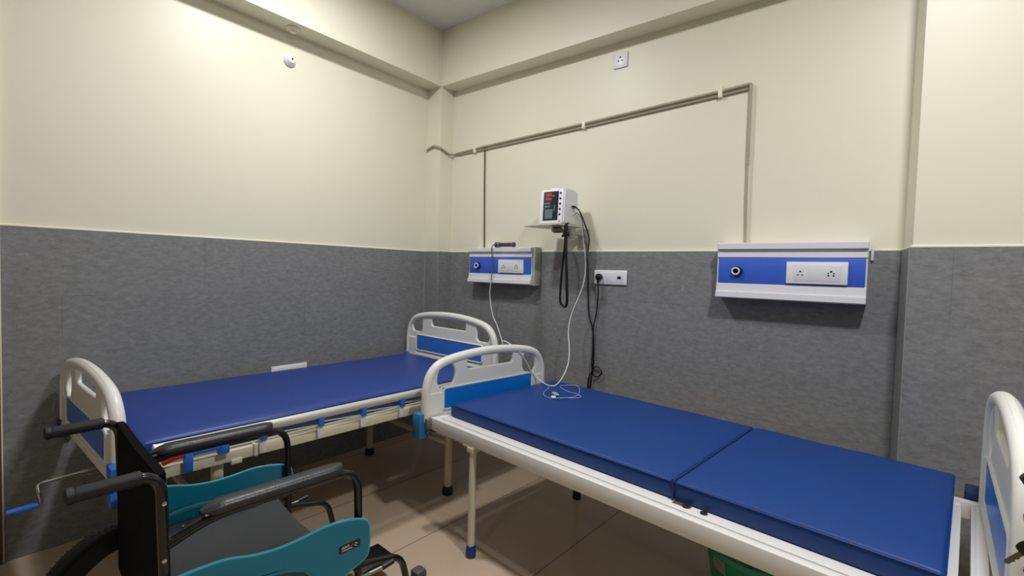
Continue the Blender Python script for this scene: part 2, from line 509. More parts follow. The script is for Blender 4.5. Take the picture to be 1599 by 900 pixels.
def corner_cap(root, u0, u1, v0, v1, z0, z1, m, split=False):
    bm = B()
    if split:
        box(bm, u0, u1, v0, v1, z0, z0+(z1-z0)*.36, .006)
        box(bm, u0+.006, u1-.006, v0+.006, v1-.006, z0+(z1-z0)*.3, z0+(z1-z0)*.7)
        box(bm, u0, u1, v0, v1, z0+(z1-z0)*.64, z1, .006)
    else:
        box(bm, u0, u1, v0, v1, z0, z1, .008)
    obj('corner_cap', bm, m, root)

# ---------------- right bed
tB = -0.10822
bedB = thing('hospital_bed', 'two-fold blue mattress hospital bed with plain white rail, nearest the right', 'bed',
             (1.3211, -1.1118, 0), tB)
LB, WB = 1.913, .839
zb0, zb1 = .604, .673
bm = B()
box(bm, -.055, LB+.09, -.090, -.056, .541, .604, .003)
box(bm, -.05, LB+.12, WB-.075, WB-.045, .543, .603, .002)
box(bm, -.055, -.015, -.080, WB-.045, .545, .603, .002)
box(bm, LB+.045, LB+.082, -.060, WB-.075, .553, .598, .002)
box(bm, .9, .93, -.060, WB-.075, .545, .59)
fr = obj('frame', bm, WHITEM, bedB)
bm = B()
# mattress deck: rim then slats
box(bm, .0, LB+.02, -.049, .02, .578, .6035, .003)
box(bm, .0, LB+.02, WB-.13, WB-.085, .578, .6035, .003)
box(bm, -.01, .02, -.04, WB-.09, .580, .603, .003)
box(bm, LB-.01, LB+.022, -.04, WB-.09, .580, .603, .003)
for k in range(18):
    uu = .06+k*.103
    box(bm, uu, uu+.07, .015, WB-.1, .592, .602)
obj('mattress_deck', bm, WHITEM, bedB)
bm = B(); box(bm, 1.228, 1.29, -.022, .0, .6036, .6055, .0008); obj('deck_hinge', bm, STEEL, bedB)
for uu in (1.275, 1.335):
    bm = B(); lathe(bm, [(.012, 0), (.012, .004), (.007, .006), (0, .007)], (uu, -.016, .6037), seg=10); obj('hinge_bolt', bm, BOOTB, bedB)
for (a, b_) in ((0, 1.218), (1.226, LB)):
    bm = B(); cushion(bm, a, b_, 0, WB, zb0+.0005, zb1)
    mt = obj('mattress', bm, VINYL, bedB, sharp=60)
    bm = B()
    rr = [(a+.012, .0, zb1-.008), (b_-.012, .0, zb1-.008), (b_, .012, zb1-.008), (b_, WB-.012, zb1-.008), (b_-.012, WB, zb1-.008), (a+.012, WB, zb1-.008), (a, WB-.012, zb1-.008), (a, .012, zb1-.008)]
    tube(bm, rr, .0022, 6, closed=True)
    obj('piping', bm, VINYL, mt)
bm = B()
tube(bm, [(1.222, -.004, zb0+.002), (1.222, -.006, zb1-.02), (1.221, -.004, zb1-.004), (1.217, -.006, zb1+.002)], .0045, 6)
tube(bm, [(1.222, -.006, zb1-.01), (1.228, -.007, zb1-.002)], .003, 6)
obj('fold_strap', bm, NAVY, bedB)
for uu in (.26, LB-.26):
    for vv in (-.070, WB-.06):
        lg = bed_leg(bedB, uu, vv, .541, .0175, LEGM, BLUECAP if (uu < 1 and vv < 0) else BOOTB)
        if uu < 1 and vv < 0:
            lg.children[0].data.materials.clear(); lg.children[0].data.materials.append(mat('blue_foot', (20, 58, 120), .45))
        bm = B()
        box(bm, uu-.055, uu+.03, vv-.02, vv+.02, .528, .5425, .002)
        box(bm, uu-.022, uu+.022, vv-.0225, vv+.0225, .508, .534, .002)
        obj('leg_bracket', bm, LEGM, lg)
end_panel(bedB, 'foot_board', (-.085, -.125), (-.045, .792), .61, .936, 'ellipse', BLUEIN)
end_panel(bedB, 'head_board', (2.032, -.135), (1.999, .785), .64, 1.065, 'ellipse', BLUEIN)
corner_cap(bedB, -.135, -.07, -.15, -.085, .492, .625, BLUECAP)
corner_cap(bedB, -.085, -.035, .74, .80, .492, .61, BLUECAP)
corner_cap(bedB, 1.94, 1.995, .80, .90, .56, .63, NAVY)
corner_cap(bedB, 2.02, 2.08, -.155, -.09, .51, .645, BLUECAP)
bm = B()
box(bm, -.07, -.045, -.118, -.05, .545, .60, .003)
cbk = obj('corner_bracket', bm, STEEL, bedB)
for c in (.525, .585):
    bm = B(); lathe(bm, [(.010, 0), (.010, .008), (.006, .009), (.006, .018), (0, .018)], (-.071, -.098, c), (1, 0, 0), seg=8); obj('bracket_bolt', bm, CHROME, cbk)
bm = B(); box(bm, 1.985, 2.01, -.118, -.05, .545, .60, .003); obj('corner_bracket', bm, STEEL, bedB)

# ---------------- left bed
tA = 0.0589
bedA = thing('hospital_bed', 'hospital bed with folded side rail standing along the left wall', 'bed',
             (.9488, -2.3382, 0), pi/2-tA)
LA, WA = 1.863, .905
za0, za1 = .618, .707
bm = B()
box(bm, -.05, LA+.04, -.045, -.017, .567, .612, .003)
box(bm, -.05, LA+.04, WA-.07, WA-.04, .567, .612, .003)
box(bm, -.05, -.015, -.04, WA-.045, .567, .612, .003)
box(bm, LA, LA+.035, -.04, WA-.045, .567, .612, .003)
box(bm, .285, .325, -.055, -.02, .556, .575, .003)
box(bm, .37, .385, -.058, -.02, .568, .618, .003)
obj('frame', bm, IVORY, bedA)
bm = B()
box(bm, 0, LA, -.012, .02, .596, .6175, .003); box(bm, 0, LA, WA-.12, WA-.08, .596, .6175, .003)
for k in range(17):
    box(bm, .04+k*.107, .04+k*.107+.07, .01, WA-.1, .604, .616)
obj('mattress_deck', bm, IVORY, bedA)
bm = B(); cushion(bm, 0, LA, 0, WA, za0, za1, .008, .016)
mt = obj('mattress', bm, VINYL2, bedA, sharp=60)
bm = B()
tube(bm, [(.016, 0, za1-.01), (LA-.016, 0, za1-.01), (LA, .016, za1-.01), (LA, WA-.016, za1-.01), (LA-.016, WA, za1-.01), (.016, WA, za1-.01), (0, WA-.016, za1-.01), (0, .016, za1-.01)], .0025, 6, closed=True)
obj('piping', bm, VINYL2, mt)
for uu in (.25, LA-.362):
    for vv in (-.015+.02, WA-.03):
        bed_leg(bedA, uu, vv, .567, .023, LEGM, BOOTB, .05)
    bm = B(); box(bm, uu-.012, uu+.012, .02, WA-.05, .30, .325, .002); obj('leg_brace', bm, LEGM, bedA)
# folded side rail
rail = bpy.data.objects.new('side_rail', None); COL.objects.link(rail); rail.parent = bedA
bm = B(); tube(bm, [(.03, -.062, .690), (1.50, -.062, .690)], .021, 16, ry=.016); rt_ = obj('rail_tube', bm, ALU, rail)
for uu in (.027, 1.503):
    bm = B(); tube(bm, [(uu-.003, -.062, .690), (uu+.003, -.062, .690)], .022, 16, ry=.017); obj('rail_end_cap', bm, GREYP, rail)
us = (.402, .654, .875, 1.104, 1.34)
for uu in us:
    bm = B(); box(bm, uu-.013, uu+.013, -.078, -.048, .636, .676, .003); hb = obj('hinge_block', bm, BLUEPL, rail)
    bm = B(); box(bm, uu-.014, uu+.014, -.066, -.046, .578, .639, .003)
    tube(bm, [(uu, -.068, .625), (uu, -.064, .625)], .004, 8)
    obj('hinge_bracket', bm, WHITEM, hb)
for a, b_ in zip(us[:-1], us[1:]):
    for yy, z_ in ((-.060, .652), (-.054, .630)):
        bm = B(); tube(bm, [(a+.01, yy, z_), (b_-.01, yy, z_-.012)], .0035, 6); obj('link_rod', bm, ALU, rail)
bm = B()
box(bm, .232, .272, -.075, -.045, .616, .652, .004); box(bm, .128, .25, -.075, -.05, .638, .656, .004); box(bm, .118, .146, -.078, -.048, .578, .652, .004)
obj('rail_latch', bm, BLUEPL, rail)
bm = B(); tube(bm, [(.05, -.066, .632), (.085, -.066, .643), (.12, -.066, .646)], .009, 8, ry=.006); obj('release_lever', bm, RED, rail)
end_panel(bedA, 'head_board', (LA+.065, -.01+.02), (LA+.065, 1.02), .71, 1.052, 'rect', BLUEIN2, (.025, .135))
end_panel(bedA, 'foot_board', (-.07, -.075), (-.12, .92), .625, .955, 'ellipse', BLUEIN2)
corner_cap(bedA, -.105, -.03, -.12, -.045, .535, .675, BLUEPL, True)
corner_cap(bedA, -.15, -.09, .875, .93, .535, .62, NAVY)
corner_cap(bedA, LA+.03, LA+.095, 0, .06, .58, .70, BLUEPL)
corner_cap(bedA, LA+.03, LA+.095, .965, 1.02, .58, .70, BLUEPL)
for v0, v1 in ((-.07, -.04), (.85, .88)):
    bm = B(); box(bm, -.10, -.03, v0, v1, .575, .605, .002); obj('corner_bracket', bm, STEEL, bedA)
# crank
VC = .30
bm = B()
tube(bm, fillet([(-.02, VC, .55), (-.255, VC, .539), (-.248, VC-.02, .500), (-.243, VC, .460), (-.262, VC, .458)], .018), .0065, 10)
lathe(bm, [(.012, 0), (.012, .03)], (-.13, VC, .543), (1, 0, 0), seg=12)
ck = obj('crank', bm, CHROME, bedA)
bm = B(); lathe(bm, [(.008, 0), (.012, .004), (.0125, .02), (.0105, .06), (.009, .085), (.004, .088)], (-.248, VC, .4595), (-1, 0, -.03), seg=14)
obj('crank_handle', bm, BLUEPL, ck)

# ================================================================ wall service units
def holes3(bm, x, y, z, s=1.0, n=3):  # pin holes of one outlet
    def h(dx, dz, r): lathe(bm, [(r, 0), (r, .0012)], (x+dx, y, z+dz), (0, -1, 0), seg=10)
    h(0, .012*s, .0052*s)
    h(-.011*s, -.008*s, .0042*s); h(.011*s, -.008*s, .0042*s)
    if n == 5:
        h(-.0115*s, .003*s, .0036*s); h(.0115*s, .003*s, .0036*s)

def service_unit(x0, x1, zt, H, label, dpt=.1):
    root = thing('service_panel', label, 'wall panel', ((x0+x1)/2, 0, zt-H), 0)
    w = (x1-x0)/2; y = -dpt; k = H/.3
    Z = lambda f: H*(1-f)
    bm = B()
    # stepped profile, extruded along x; coordinates: a = depth from wall, b = height
    pr = [(.0, H), (dpt-.012, H), (dpt+.012, H-.006), (dpt+.012, Z(.115)), (dpt-.004, Z(.13)), (dpt-.002, Z(.26)),
          (dpt-.008, Z(.27)), (dpt-.008, Z(.73)), (dpt-.001, Z(.74)), (dpt+.003, Z(.875)), (dpt+.014, Z(.885)), (dpt+.016, .006), (dpt+.008, 0), (.0, 0)]
    prism(bm, pr, (-w, 0, 0), (w, 0, 0), (0, -1, 0), (0, 0, 1))
    body = obj('housing', bm, UNITW, root, sharp=20)
    bm = B(); box(bm, -w+.003, w-.003, y+.004, y+.012, Z(.725), Z(.275), .001); obj('blue_band', bm, BANDBLUE, root)
    e = .004
    for s in (-1, 1):
        bm = B(); prism(bm, [(a*.985 if a > 0 else .0, b) for a, b in pr], (s*w, 0, 0), (s*(w+e), 0, 0), (0, -1, 0), (0, 0, 1))
        obj('end_plate', bm, UNITW, root, sharp=20)
    # gas outlet
    gx = -w+(2*w)*.145; gz = Z(.51)
    bm = B(); lathe(bm, [(.027, 0), (.027, .012), (.024, .016), (.0, .016)], (gx+.003, y+.006, gz-.001), (0, -1, 0)); g = obj('gas_outlet', bm, BLACKP, root)
    bm = B(); lathe(bm, [(.014, .0), (.021, .0), (.021, .008), (.014, .008), (.014, 0)], (gx, y-.010, gz), (0, -1, 0)); obj('outlet_ring', bm, UNITW, g)
    # socket plate
    px0, px1 = -w+2*w*.505, -w+2*w*.895
    bm = B(); box(bm, px0, px1, y-.010, y+.005, Z(.70), Z(.335), .003); sp = obj('socket_plate', bm, GREYP, root)
    bm = B()
    box(bm, px0+.03, px1-.028, y-.0115, y-.009, Z(.655), Z(.385), .0012)
    box(bm, px0+.10*w*3, px0+.10*w*3+.001, y-.0122, y-.011, Z(.645), Z(.40))
    obj('switch_module', bm, UNITW, sp)
    bm = B(); holes3(bm, px0+(px1-px0)*.24, y-.0112, Z(.53), .85); obj('pin_holes', bm, HOLE, sp)
    bm = B(); holes3(bm, px0+(px1-px0)*.74, y-.0112, Z(.53), .95, 5); obj('pin_holes', bm, HOLE, sp)
    return root
service_unit(.474, 1.08, 1.548, .272, 'white and blue bed service panel with a torch and cable on top, left of monitor')
service_unit(2.352, 3.01, 1.560, .300, 'wide white and blue bed service panel under the grey conduit, right of back wall')
bm = B(); box(bm, 1.085, 1.104, -.085, -.0105, 1.27, 1.55, .004)
box(bm, 1.103, 1.108, -.09, -.0105, 1.27, 1.55, .002)
tag(obj('cover_plate', bm, mat('grey_cover', (178, 180, 168), .5)), 'thin pale grey side plate fixed beside the left service panel', 'plate')
bm = B(); box(bm, 3.022, 3.034, -.022, -.0105, 1.47, 1.54, .003)
tag(obj('cable_clip', bm, UNITW), 'small white clip on the wall at the right end of the wide service panel', 'clip')

# torch-like probe lying on left unit
bm = B()
lathe(bm, [(.012, 0), (.020, .004), (.021, .03), (.016, .036), (.016, .165), (.019, .17), (.019, .18), (.004, .185)], (.72, -.075, 1.570), (1, .05, 0), seg=18)
pr_ = obj('handheld_probe', bm, mat('slate_blue_plastic', (52, 62, 76), .35))
tag(pr_, 'dark slate handheld probe lying on top of the left service panel', 'probe')
bm = B(); lathe(bm, [(.0205, 0), (.0215, .002), (.0215, .008), (.0205, .010)], (.752, -.0735, 1.570), (1, .05, 0), seg=18); obj('collar', bm, STEEL, pr_)
bm = B(); lathe(bm, [(.0195, 0), (.0195, .006)], (.885, -.067, 1.570), (1, .05, 0), seg=18); obj('end_band', bm, mat('orange_band', (150, 90, 50), .5), pr_)

# ---------------------------------------------------------------- sockets
r0 = thing('wall_socket', 'small square white three-pin socket high on back wall under the beam', 'socket', (1.68, 0, 2.703), 0)
bm = B(); box(bm, -.048, .048, -.012, 0, 0, .096, .003); obj('face_plate', bm, GREYP, r0)
bm = B(); holes3(bm, 0, -.0122, .052, 1.15); obj('socket_holes', bm, HOLE, r0)

r1 = thing('wall_socket', 'long white socket plate with black plug, on slate wall below monitor', 'socket', (1.664, -.01, 1.301), 0)
bm = B(); box(bm, -.118, .118, -.012, 0, 0, .095, .006, 3); obj('face_plate', bm, GREYP, r1)
bm = B(); box(bm, -.098, -.035, -.0135, -.011, .015, .08, .001); box(bm, -.03, .03, -.0145, -.011, .015, .08, .0015); box(bm, .035, .098, -.0135, -.011, .015, .08, .001); obj('switch_module', bm, UNITW, r1)
bm = B(); box(bm, .054, .078, -.0145, -.0132, .038, .056, .001); obj('indicator', bm, HOLE, r1)

r2 = thing('switch_plate', 'white switch plate low on left wall, half hidden behind the left bed', 'switch', (.01, -1.316, .62), 0)
bm = B(); box(bm, 0, .014, -.118, .118, 0, .098, .004); obj('face_plate', bm, GREYP, r2)
bm = B()
for k in range(3): box(bm, .0135, .0165, -.105+k*.072, -.105+k*.072+.066, .012, .086, .001)
obj('switch_module', bm, UNITW, r2)

# small round fittings
r3 = thing('call_bell_dome', 'small white round domed fitting on left wall under the beam', 'dome fitting', (0, -1.324, 2.69), 0)
bm = B(); lathe(bm, [(.040, 0), (.040, .008), (.034, .016), (.022, .030), (.020, .034), (0, .036)], (0, 0, 0), (1, 0, 0)); obj('base', bm, GREYP, r3)
bm = B(); lathe(bm, [(.006, 0), (.006, .004)], (.034, .002, .004), (1, 0, 0), seg=10); obj('lens', bm, HOLE, r3)
bm = B(); lathe(bm, [(.040, 0), (.040, -.010), (.034, -.016), (.022, -.018), (.018, -.030), (0, -.032)], (.082, -1.344, ZB)); tag(obj('round_cover', bm, PAINT), 'cream painted round junction cover under the left ceiling beam', 'cover')

# ---------------------------------------------------------------- pipes
PY = -.017
def pz(x): return 2.357 + (x-.52)*.030
def conduit():
    root = thing('wall_pipe', 'grey pipe running from the corner column across back wall and down', 'pipe', (.5, 0, 2.35), 0)
    def P(x, y, z): return (x-.5, y, z-2.35)
    bm = B()
    main = [P(.02, -DB-.014, 2.392), P(.11, -DB-.014, 2.425), P(DL+.012, -DB-.014, 2.420), P(DL+.014, -.06, 2.362), P(DL+.03, PY, 2.352), P(.52, PY, pz(.52)), P(1.43, PY, 2.386), P(2.32, PY, 2.420), P(2.462, PY, 2.428), P(2.462, PY, 1.99)]
    main = [P(.012, -DB-.010, 2.368), P(.095, -DB-.012, 2.392), P(DL+.012, -DB-.012, 2.366), P(DL+.012, -.06, 2.333), P(DL+.03, PY, 2.338)] + main[5:]
    tube(bm, fillet(main, .008, 3), .0085, 10); obj('main_run', bm, PIPE, root)
    bm = B(); tube(bm, fillet([P(DL+.06, PY+.005, 2.330), P(.52, PY+.005, pz(.52)-.021), P(1.43, PY+.005, 2.363), P(2.32, PY+.005, 2.398), P(2.45, PY+.005, 2.404)], .02, 4), .0058, 8); obj('lower_run', bm, PIPE, root)
    bm = B(); tube(bm, [P(2.462, PY, 2.0), P(2.463, PY, 1.82), P(2.468, PY+.003, 1.555)], .0065, 10); obj('drop_right', bm, PIPE, root)
    bm = B(); tube(bm, [P(.532, PY+.004, pz(.53)), P(.536, PY+.008, 2.0), P(.552, PY+.004, 1.55)], .0052, 8); obj('drop_left', bm, PIPED, root)
    for x, z in ((.43, pz(.43)), (1.43, 2.386), (2.305, 2.418)):
        bm = B(); box(bm, x-.5-.011, x-.5+.011, -.027, 0, z-2.35-.034, z-2.35+.012, .002)
        tube(bm, [(x-.5, -.027, z-2.35-.026), (x-.5, -.030, z-2.35-.026)], .004, 8)
        if x > 2: box(bm, x-.5-.006, x-.5+.006, -.012, 0, z-2.35+.01, z-2.35+.04, .002)
        obj('pipe_clip', bm, BEAD, root)
conduit()

# ---------------------------------------------------------------- monitor on shelf
sh = thing('monitor_shelf', 'thin steel shelf on a jointed arm carrying the patient monitor', 'shelf', (1.33, -.19, 1.672), 0)
bm = B()
prism(bm, [(-.165, -.12), (.12, -.15), (.165, .10), (-.10, .13)], (0, 0, 0), (0, 0, .006), (1, 0, 0), (0, 1, 0))
tube(bm, [(-.165, -.12, .004), (.12, -.15, .004), (.165, .10, .004), (-.10, .13, .004)], .004, 6, closed=True)
obj('tray', bm, mat('tray_metal', (205, 200, 182), .35, .3), sh)
bm = B(); lathe(bm, [(.030, -.002), (.036, -.008), (.036, -.028), (.020, -.036), (.0, -.037)], (.02, 0, 0), seg=24); obj('swivel', bm, STEEL, sh)
bm = B(); box(bm, .02, .15, -.014, .014, -.036, -.014, .005); tube(bm, [(.135, .0, -.01), (.135, .0, -.075)], .024, 14); obj('arm', bm, mat('arm_metal', (150, 148, 138), .45, .3), sh)
bm = B(); box(bm, .10, .135, .02, .179, -.05, -.018, .004); box(bm, .085, .165, .174, .189, -.125, .0, .004); box(bm, .112, .128, .158, .176, -.125, -.03); obj('wall_bracket', bm, mat('bracket_metal', (176, 172, 154), .45, .3), sh)

mo = thing('patient_monitor', 'upright white patient monitor with black display on the wall shelf', 'monitor', (1.366, -.20, 1.684), 0)
bm = B()
hw, hd, hh = .094, .095, .232
# tapering body, front face slightly raked, handle hump on top
prism(bm, [(-hd, 0.006), (-hd+.012, hh-.022), (-hd+.022, hh-.006), (-hd+.05, hh), (hd-.03, hh-.004), (hd-.006, hh-.018), (hd, .01), (hd-.01, 0), (-hd+.006, 0)],
      (-hw, 0, 0), (hw, 0, 0), (0, 1, 0), (0, 0, 1))
bmesh.ops.bevel(bm, geom=[e for e in bm.edges if abs(abs(e.verts[0].co.x)-hw) < 1e-4 and abs(abs(e.verts[1].co.x)-hw) < 1e-4 and e.verts[0].co.x*e.verts[1].co.x > 0], offset=.008, segments=3, affect='EDGES')
obj('casing', bm, mat('monitor_white', (226, 226, 234), .35, var=.01), mo)
bm = B(); box(bm, -.045, .02, -.045, -.01, hh-.006, hh+.006, .005); box(bm, -.035, .01, -.040, -.015, hh+.004, hh+.0075, .002); obj('carry_handle', bm, GREYP, mo)
def face(y, z):  # y offset in front of the raked face at height z
    return -hd + .012*(z-.006)/(hh-.028) - y
rake = Matrix.Rotation(-atan2(.012, hh-.028), 4, 'X')
Mf = Matrix.Translation((0, -hd, .006)) @ rake
bm = B(); box(bm, -.062, .052, -.003, .002, .018, .205, .002, mtx=Mf); obj('display', bm, SCREEN, mo)
bm = B()
def seg7(bm, x, z, w, h, y=-.004):
    t = .0022
    for (a, b_, c, d) in ((x, x+w, z+h-t, z+h), (x, x+w, z, z+t), (x, x+w, z+h/2-t/2, z+h/2+t/2), (x, x+t, z, z+h), (x+w-t, x+w, z, z+h)):
        box(bm, a, b_, y, y+.0012, c, d, mtx=Mf)
for i in range(3): seg7(bm, -.040+i*.014, .176, .009, .016); seg7(bm, -.040+i*.014, .150, .009, .014)
box(bm, .005, .022, -.0042, -.003, .172, .178, mtx=Mf)
obj('red_digits', bm, LEDR, mo)
bm = B()
for z, n in ((.125, 3), (.105, 3)):
    for i in range(n): box(bm, -.05+i*.014, -.04+i*.014, -.0042, -.003, z, z+.007, mtx=Mf)
for k in range(6): box(bm, -.045, .012+.004*(k % 2), -.0042, -.003, .032+k*.010, .037+k*.010, mtx=Mf)
for k in range(5): box(bm, .022, .030, -.0042, -.003, .078+k*.008, .082+k*.008, mtx=Mf)
obj('panel_print', bm, LCDG, mo)
for k in range(5):
    bm = B(); c_ = Mf @ Vector((.066, 0, .055+k*.034)); lathe(bm, [(.0068, 0), (.0068, .003), (.005, .005), (0, .005)], c_, (0, -1, .07), seg=14); obj('button', bm, mat('button_dark', (38, 40, 46), .5), mo)
bm = B(); prism(bm, [(0, 0), (.018, 0), (.009, .015)], Mf @ Vector((.058, -.0025, .008)), Mf @ Vector((.058, .0, .008)), (1, 0, 0), (0, 0, 1)); obj('warning_mark', bm, mat('pink_print', (226, 150, 140), .5), mo)
for k, z in enumerate((.118, .095, .072)):
    bm = B(); lathe(bm, [(.010, 0), (.010, .008), (.007, .010), (.007, .02 if k == 0 else .008), (0, .02 if k == 0 else .008)], (hw, .03, z), (1, 0, 0), seg=14); obj('connector', bm, mat('connector_grey', (120, 124, 128), .4) if k == 0 else GREYP, mo)

# strap loop
bm = B()
sx, sy = 1.498, -.315
pts = spline([(sx-.006, sy, 1.668), (sx-.004, sy, 1.55), (sx-.022, sy, 1.36), (sx-.034, sy+.01, 1.20), (sx-.020, sy+.015, 1.165), (sx+.004, sy+.012, 1.155), (sx+.020, sy+.006, 1.20), (sx+.014, sy, 1.36), (sx+.004, sy, 1.52), (sx+.002, sy, 1.668)], 6)
tube(bm, pts, .0028, 8, ry=.013, up0=(1, 0, 0))
st = obj('carry_strap', bm, STRAP); tag(st, 'black webbing strap hanging in a long loop from the monitor shelf', 'strap')
bm = B(); box(bm, sx-.022, sx+.024, sy-.006, sy+.012, 1.600, 1.632, .004); tube(bm, [(sx-.014, sy+.002, 1.61), (sx-.030, sy+.004, 1.60)], .007, 8); obj('buckle', bm, BLACKP, st)
bm = B(); tube(bm, spline([(sx, sy, 1.668), (sx, sy+.012, 1.684), (sx, sy+.03, 1.688)], 5), .0028, 8, ry=.012, up0=(0, 0, 1)); obj('strap_end', bm, STRAP, st)

# ---------------------------------------------------------------- cables
def wire(name, pts, r, m, label, cat='cable', n=8, closed=False):
    bm = B(); tube(bm, spline(pts, n), r, 8); return tag(obj(name, bm, m), label, cat)
WR = .0036
wc = wire('monitor_cable', [(1.478, -.17, 1.757), (1.50, -.15, 1.70), (1.515, -.12, 1.58), (1.525, -.10, 1.42), (1.512, -.11, 1.28), (1.452, -.13, 1.11), (1.445, -.16, .99),
      (1.480, -.20, .88), (1.505, -.25, .79), (1.510, -.32, .715), (1.525, -.42, .683), (1.50, -.462, .683), (1.42, -.43, .69)],
      WR, WIREW, 'white cable hanging from the monitor and trailing onto the right bed')
pc = wire('probe_cable', [(1.42, -.43, .69), (1.375, -.425, .715), (1.362, -.455, .745), (1.356, -.503, .813), (1.343, -.556, .879), (1.305, -.606, .930), (1.262, -.615, .945), (1.20, -.54, .915), (1.152, -.48, .886), (1.014, -.34, .916), (.877, -.22, .976), (.763, -.14, 1.047), (.722, -.128, 1.19), (.735, -.131, 1.30)],
      WR, WIREW, 'white cable looping over the right bed foot board up to the left service panel')
bm = B(); tube(bm, spline([(.735, -.131, 1.30), (.738, -.127, 1.40), (.733, -.127, 1.49), (.728, -.125, 1.545), (.726, -.10, 1.572)], 8), .004, 8); obj('upper_lead', bm, WIREG, pc)
zM = .6815
wire('sensor_cable', [(1.50, -.458, zM+.004), (1.535, -.52, zM), (1.562, -.601, zM), (1.606, -.667, zM), (1.659, -.690, zM), (1.71, -.66, zM), (1.738, -.60, zM), (1.748, -.54, zM+.003), (1.712, -.457, zM+.002), (1.645, -.358, zM+.001), (1.597, -.354, zM), (1.562, -.43, zM+.002), (1.648, -.496, zM), (1.721, -.520, zM+.004), (1.772, -.545, zM), (1.768, -.59, zM), (1.727, -.64, zM+.004), (1.70, -.68, zM+.006)],
     .0024, mat('pale_lavender_wire', (150, 160, 215), .45), 'thin pale cable coiled flat on the right bed mattress')
cl = thing('finger_clip', 'small pale finger clip sensor lying on the right bed mattress', 'sensor', (1.672, -.655, .681), radians(-30))
bm = B(); box(bm, -.030, .030, -.012, .012, .012, .026, .006, 3); obj('upper_jaw', bm, mat('clip_grey', (140, 172, 180), .4), cl)
bm = B(); box(bm, -.014, .030, -.012, .012, .0, .011, .005, 3); obj('lower_jaw', bm, mat('clip_dark', (16, 18, 18), .5), cl)
bm = B(); box(bm, .0, .030, -.030, -.008, .0005, .012, .005, 3); obj('cable_boot', bm, GREYP, cl)

WB_ = .0048
wire('black_cable', [(1.455, -.19, 1.80), (1.475, -.19, 1.802), (1.505, -.17, 1.775), (1.517, -.11, 1.69), (1.517, -.05, 1.60), (1.497, -.03, 1.489), (1.503, -.022, 1.363), (1.515, -.02, 1.117), (1.550, -.02, .994), (1.563, -.02, .858), (1.561, -.022, .73), (1.536, -.022, .673), (1.530, -.022, .58), (1.53, -.022, .50)],
     WB_, WIREB, 'black cord dropping from the monitor down behind the right bed')
bm = B(); lathe(bm, [(.020, 0), (.022, .006), (.022, .030), (.016, .042), (.008, .046), (0, .046)], (0, 0, 0), (0, -1, 0), seg=20)
pk = obj('power_plug', bm, BLACKP); pk.location = (1.594, -.023, 1.350)
tag(pk, 'black round power plug in the long white socket, cord looped below', 'plug')
bm = B(); tube(bm, [(0, -.03, -.01), (0, -.03, -.04)], .009, 10); obj('cord_grip', bm, BLACKP, pk)
bm = B()
loc = Vector((1.594, -.023, 1.350))
pts = [(1.594, -.052, 1.315), (1.590, -.035, 1.23), (1.575, -.022, 1.11), (1.560, -.03, 1.0), (1.562, -.032, .86), (1.560, -.035, .75), (1.575, -.035, .690), (1.605, -.03, .684), (1.632, -.03, .716), (1.605, -.03, .748), (1.575, -.03, .74), (1.562, -.03, .70), (1.553, -.026, .62), (1.55, -.026, .50)]
tube(bm, [p-loc for p in spline(pts, 8)], .0046, 8); obj('cord', bm, WIREB, pk)
wire('sensor_lead', [(1.475, -.17, 1.757), (1.500, -.185, 1.758), (1.525, -.17, 1.72), (1.532, -.14, 1.62), (1.540, -.12, 1.54), (1.545, -.12, 1.47)], .003, WIREG, 'thin grey-green lead beside the cord at the right of the monitor')

# ================================================================ green tub
tb = thing('plastic_tub', 'green plastic tub with a pale label standing under the right bed', 'tub', (2.74, -.78, 0), 0)
bm = B()
lathe(bm, [(0, 0), (.150, 0), (.160, .01), (.205, .30), (.222, .305), (.222, .325), (.200, .325), (.196, .31), (.150, .02), (0, .015)], seg=48)
obj('body', bm, GREEN, tb)
bm = B()
n = 12; a0, a1 = radians(224), radians(243)
r1 = []; r2 = []
for k in range(n+1):
    a = a0+(a1-a0)*k/n
    r1.append(bm.verts.new((cos(a)*.1960, sin(a)*.1960, .235))); r2.append(bm.verts.new((cos(a)*.2045, sin(a)*.2045, .290)))
for k in range(n): bm.faces.new((r1[k], r1[k+1], r2[k+1], r2[k]))
rr = bmesh.ops.solidify(bm, geom=bm.faces[:], thickness=-.001)
obj('paper_label', bm, LABELM, tb)

# ================================================================ wheelchair
wc = thing('wheelchair', 'folding wheelchair with black frame and teal side guards, seen from behind', 'wheelchair', (1.462, -2.46, 0), radians(-4))
hwc = .27
# frame sides
for s in (-1, 1):
    bm = B(); x = s*hwc
    # back post with bend to push handle
    tube(bm, fillet([(x, .03, .14), (x, 0, .45), (x, -.012, .872), (x, -.12, .872)], .055, 7), .0125, 12)
    # arm tube: from the back post forward then down the front
    tube(bm, fillet([(x, 0, .690), (x, .10, .728), (x, .508, .728), (x, .520, .14)], .075, 8), .0125, 12)
    # lower rails
    tube(bm, [(x, .02, .19), (x, .52, .19)], .0115, 10)
    tube(bm, [(x, .0, .455), (x, .52, .455)], .0115, 10)
    tube(bm, fillet([(x, .50, .40), (x+s*0, .54, .40), (x, .68, .365), (x, .735, .14), (x, .78, .07)], .05, 6), .0115, 12)
    obj('side_frame', bm, BLKTUBE, wc)
# cross brace under the seat
for yy in (.12, .38):
    for q in (-1, 1):
        bm = B(); tube(bm, [(-q*(hwc-.02), yy+q*.011, .17), (q*(hwc-.02), yy+q*.011, .455)], .0105, 10); obj('cross_brace', bm, BLKTUBE, wc)
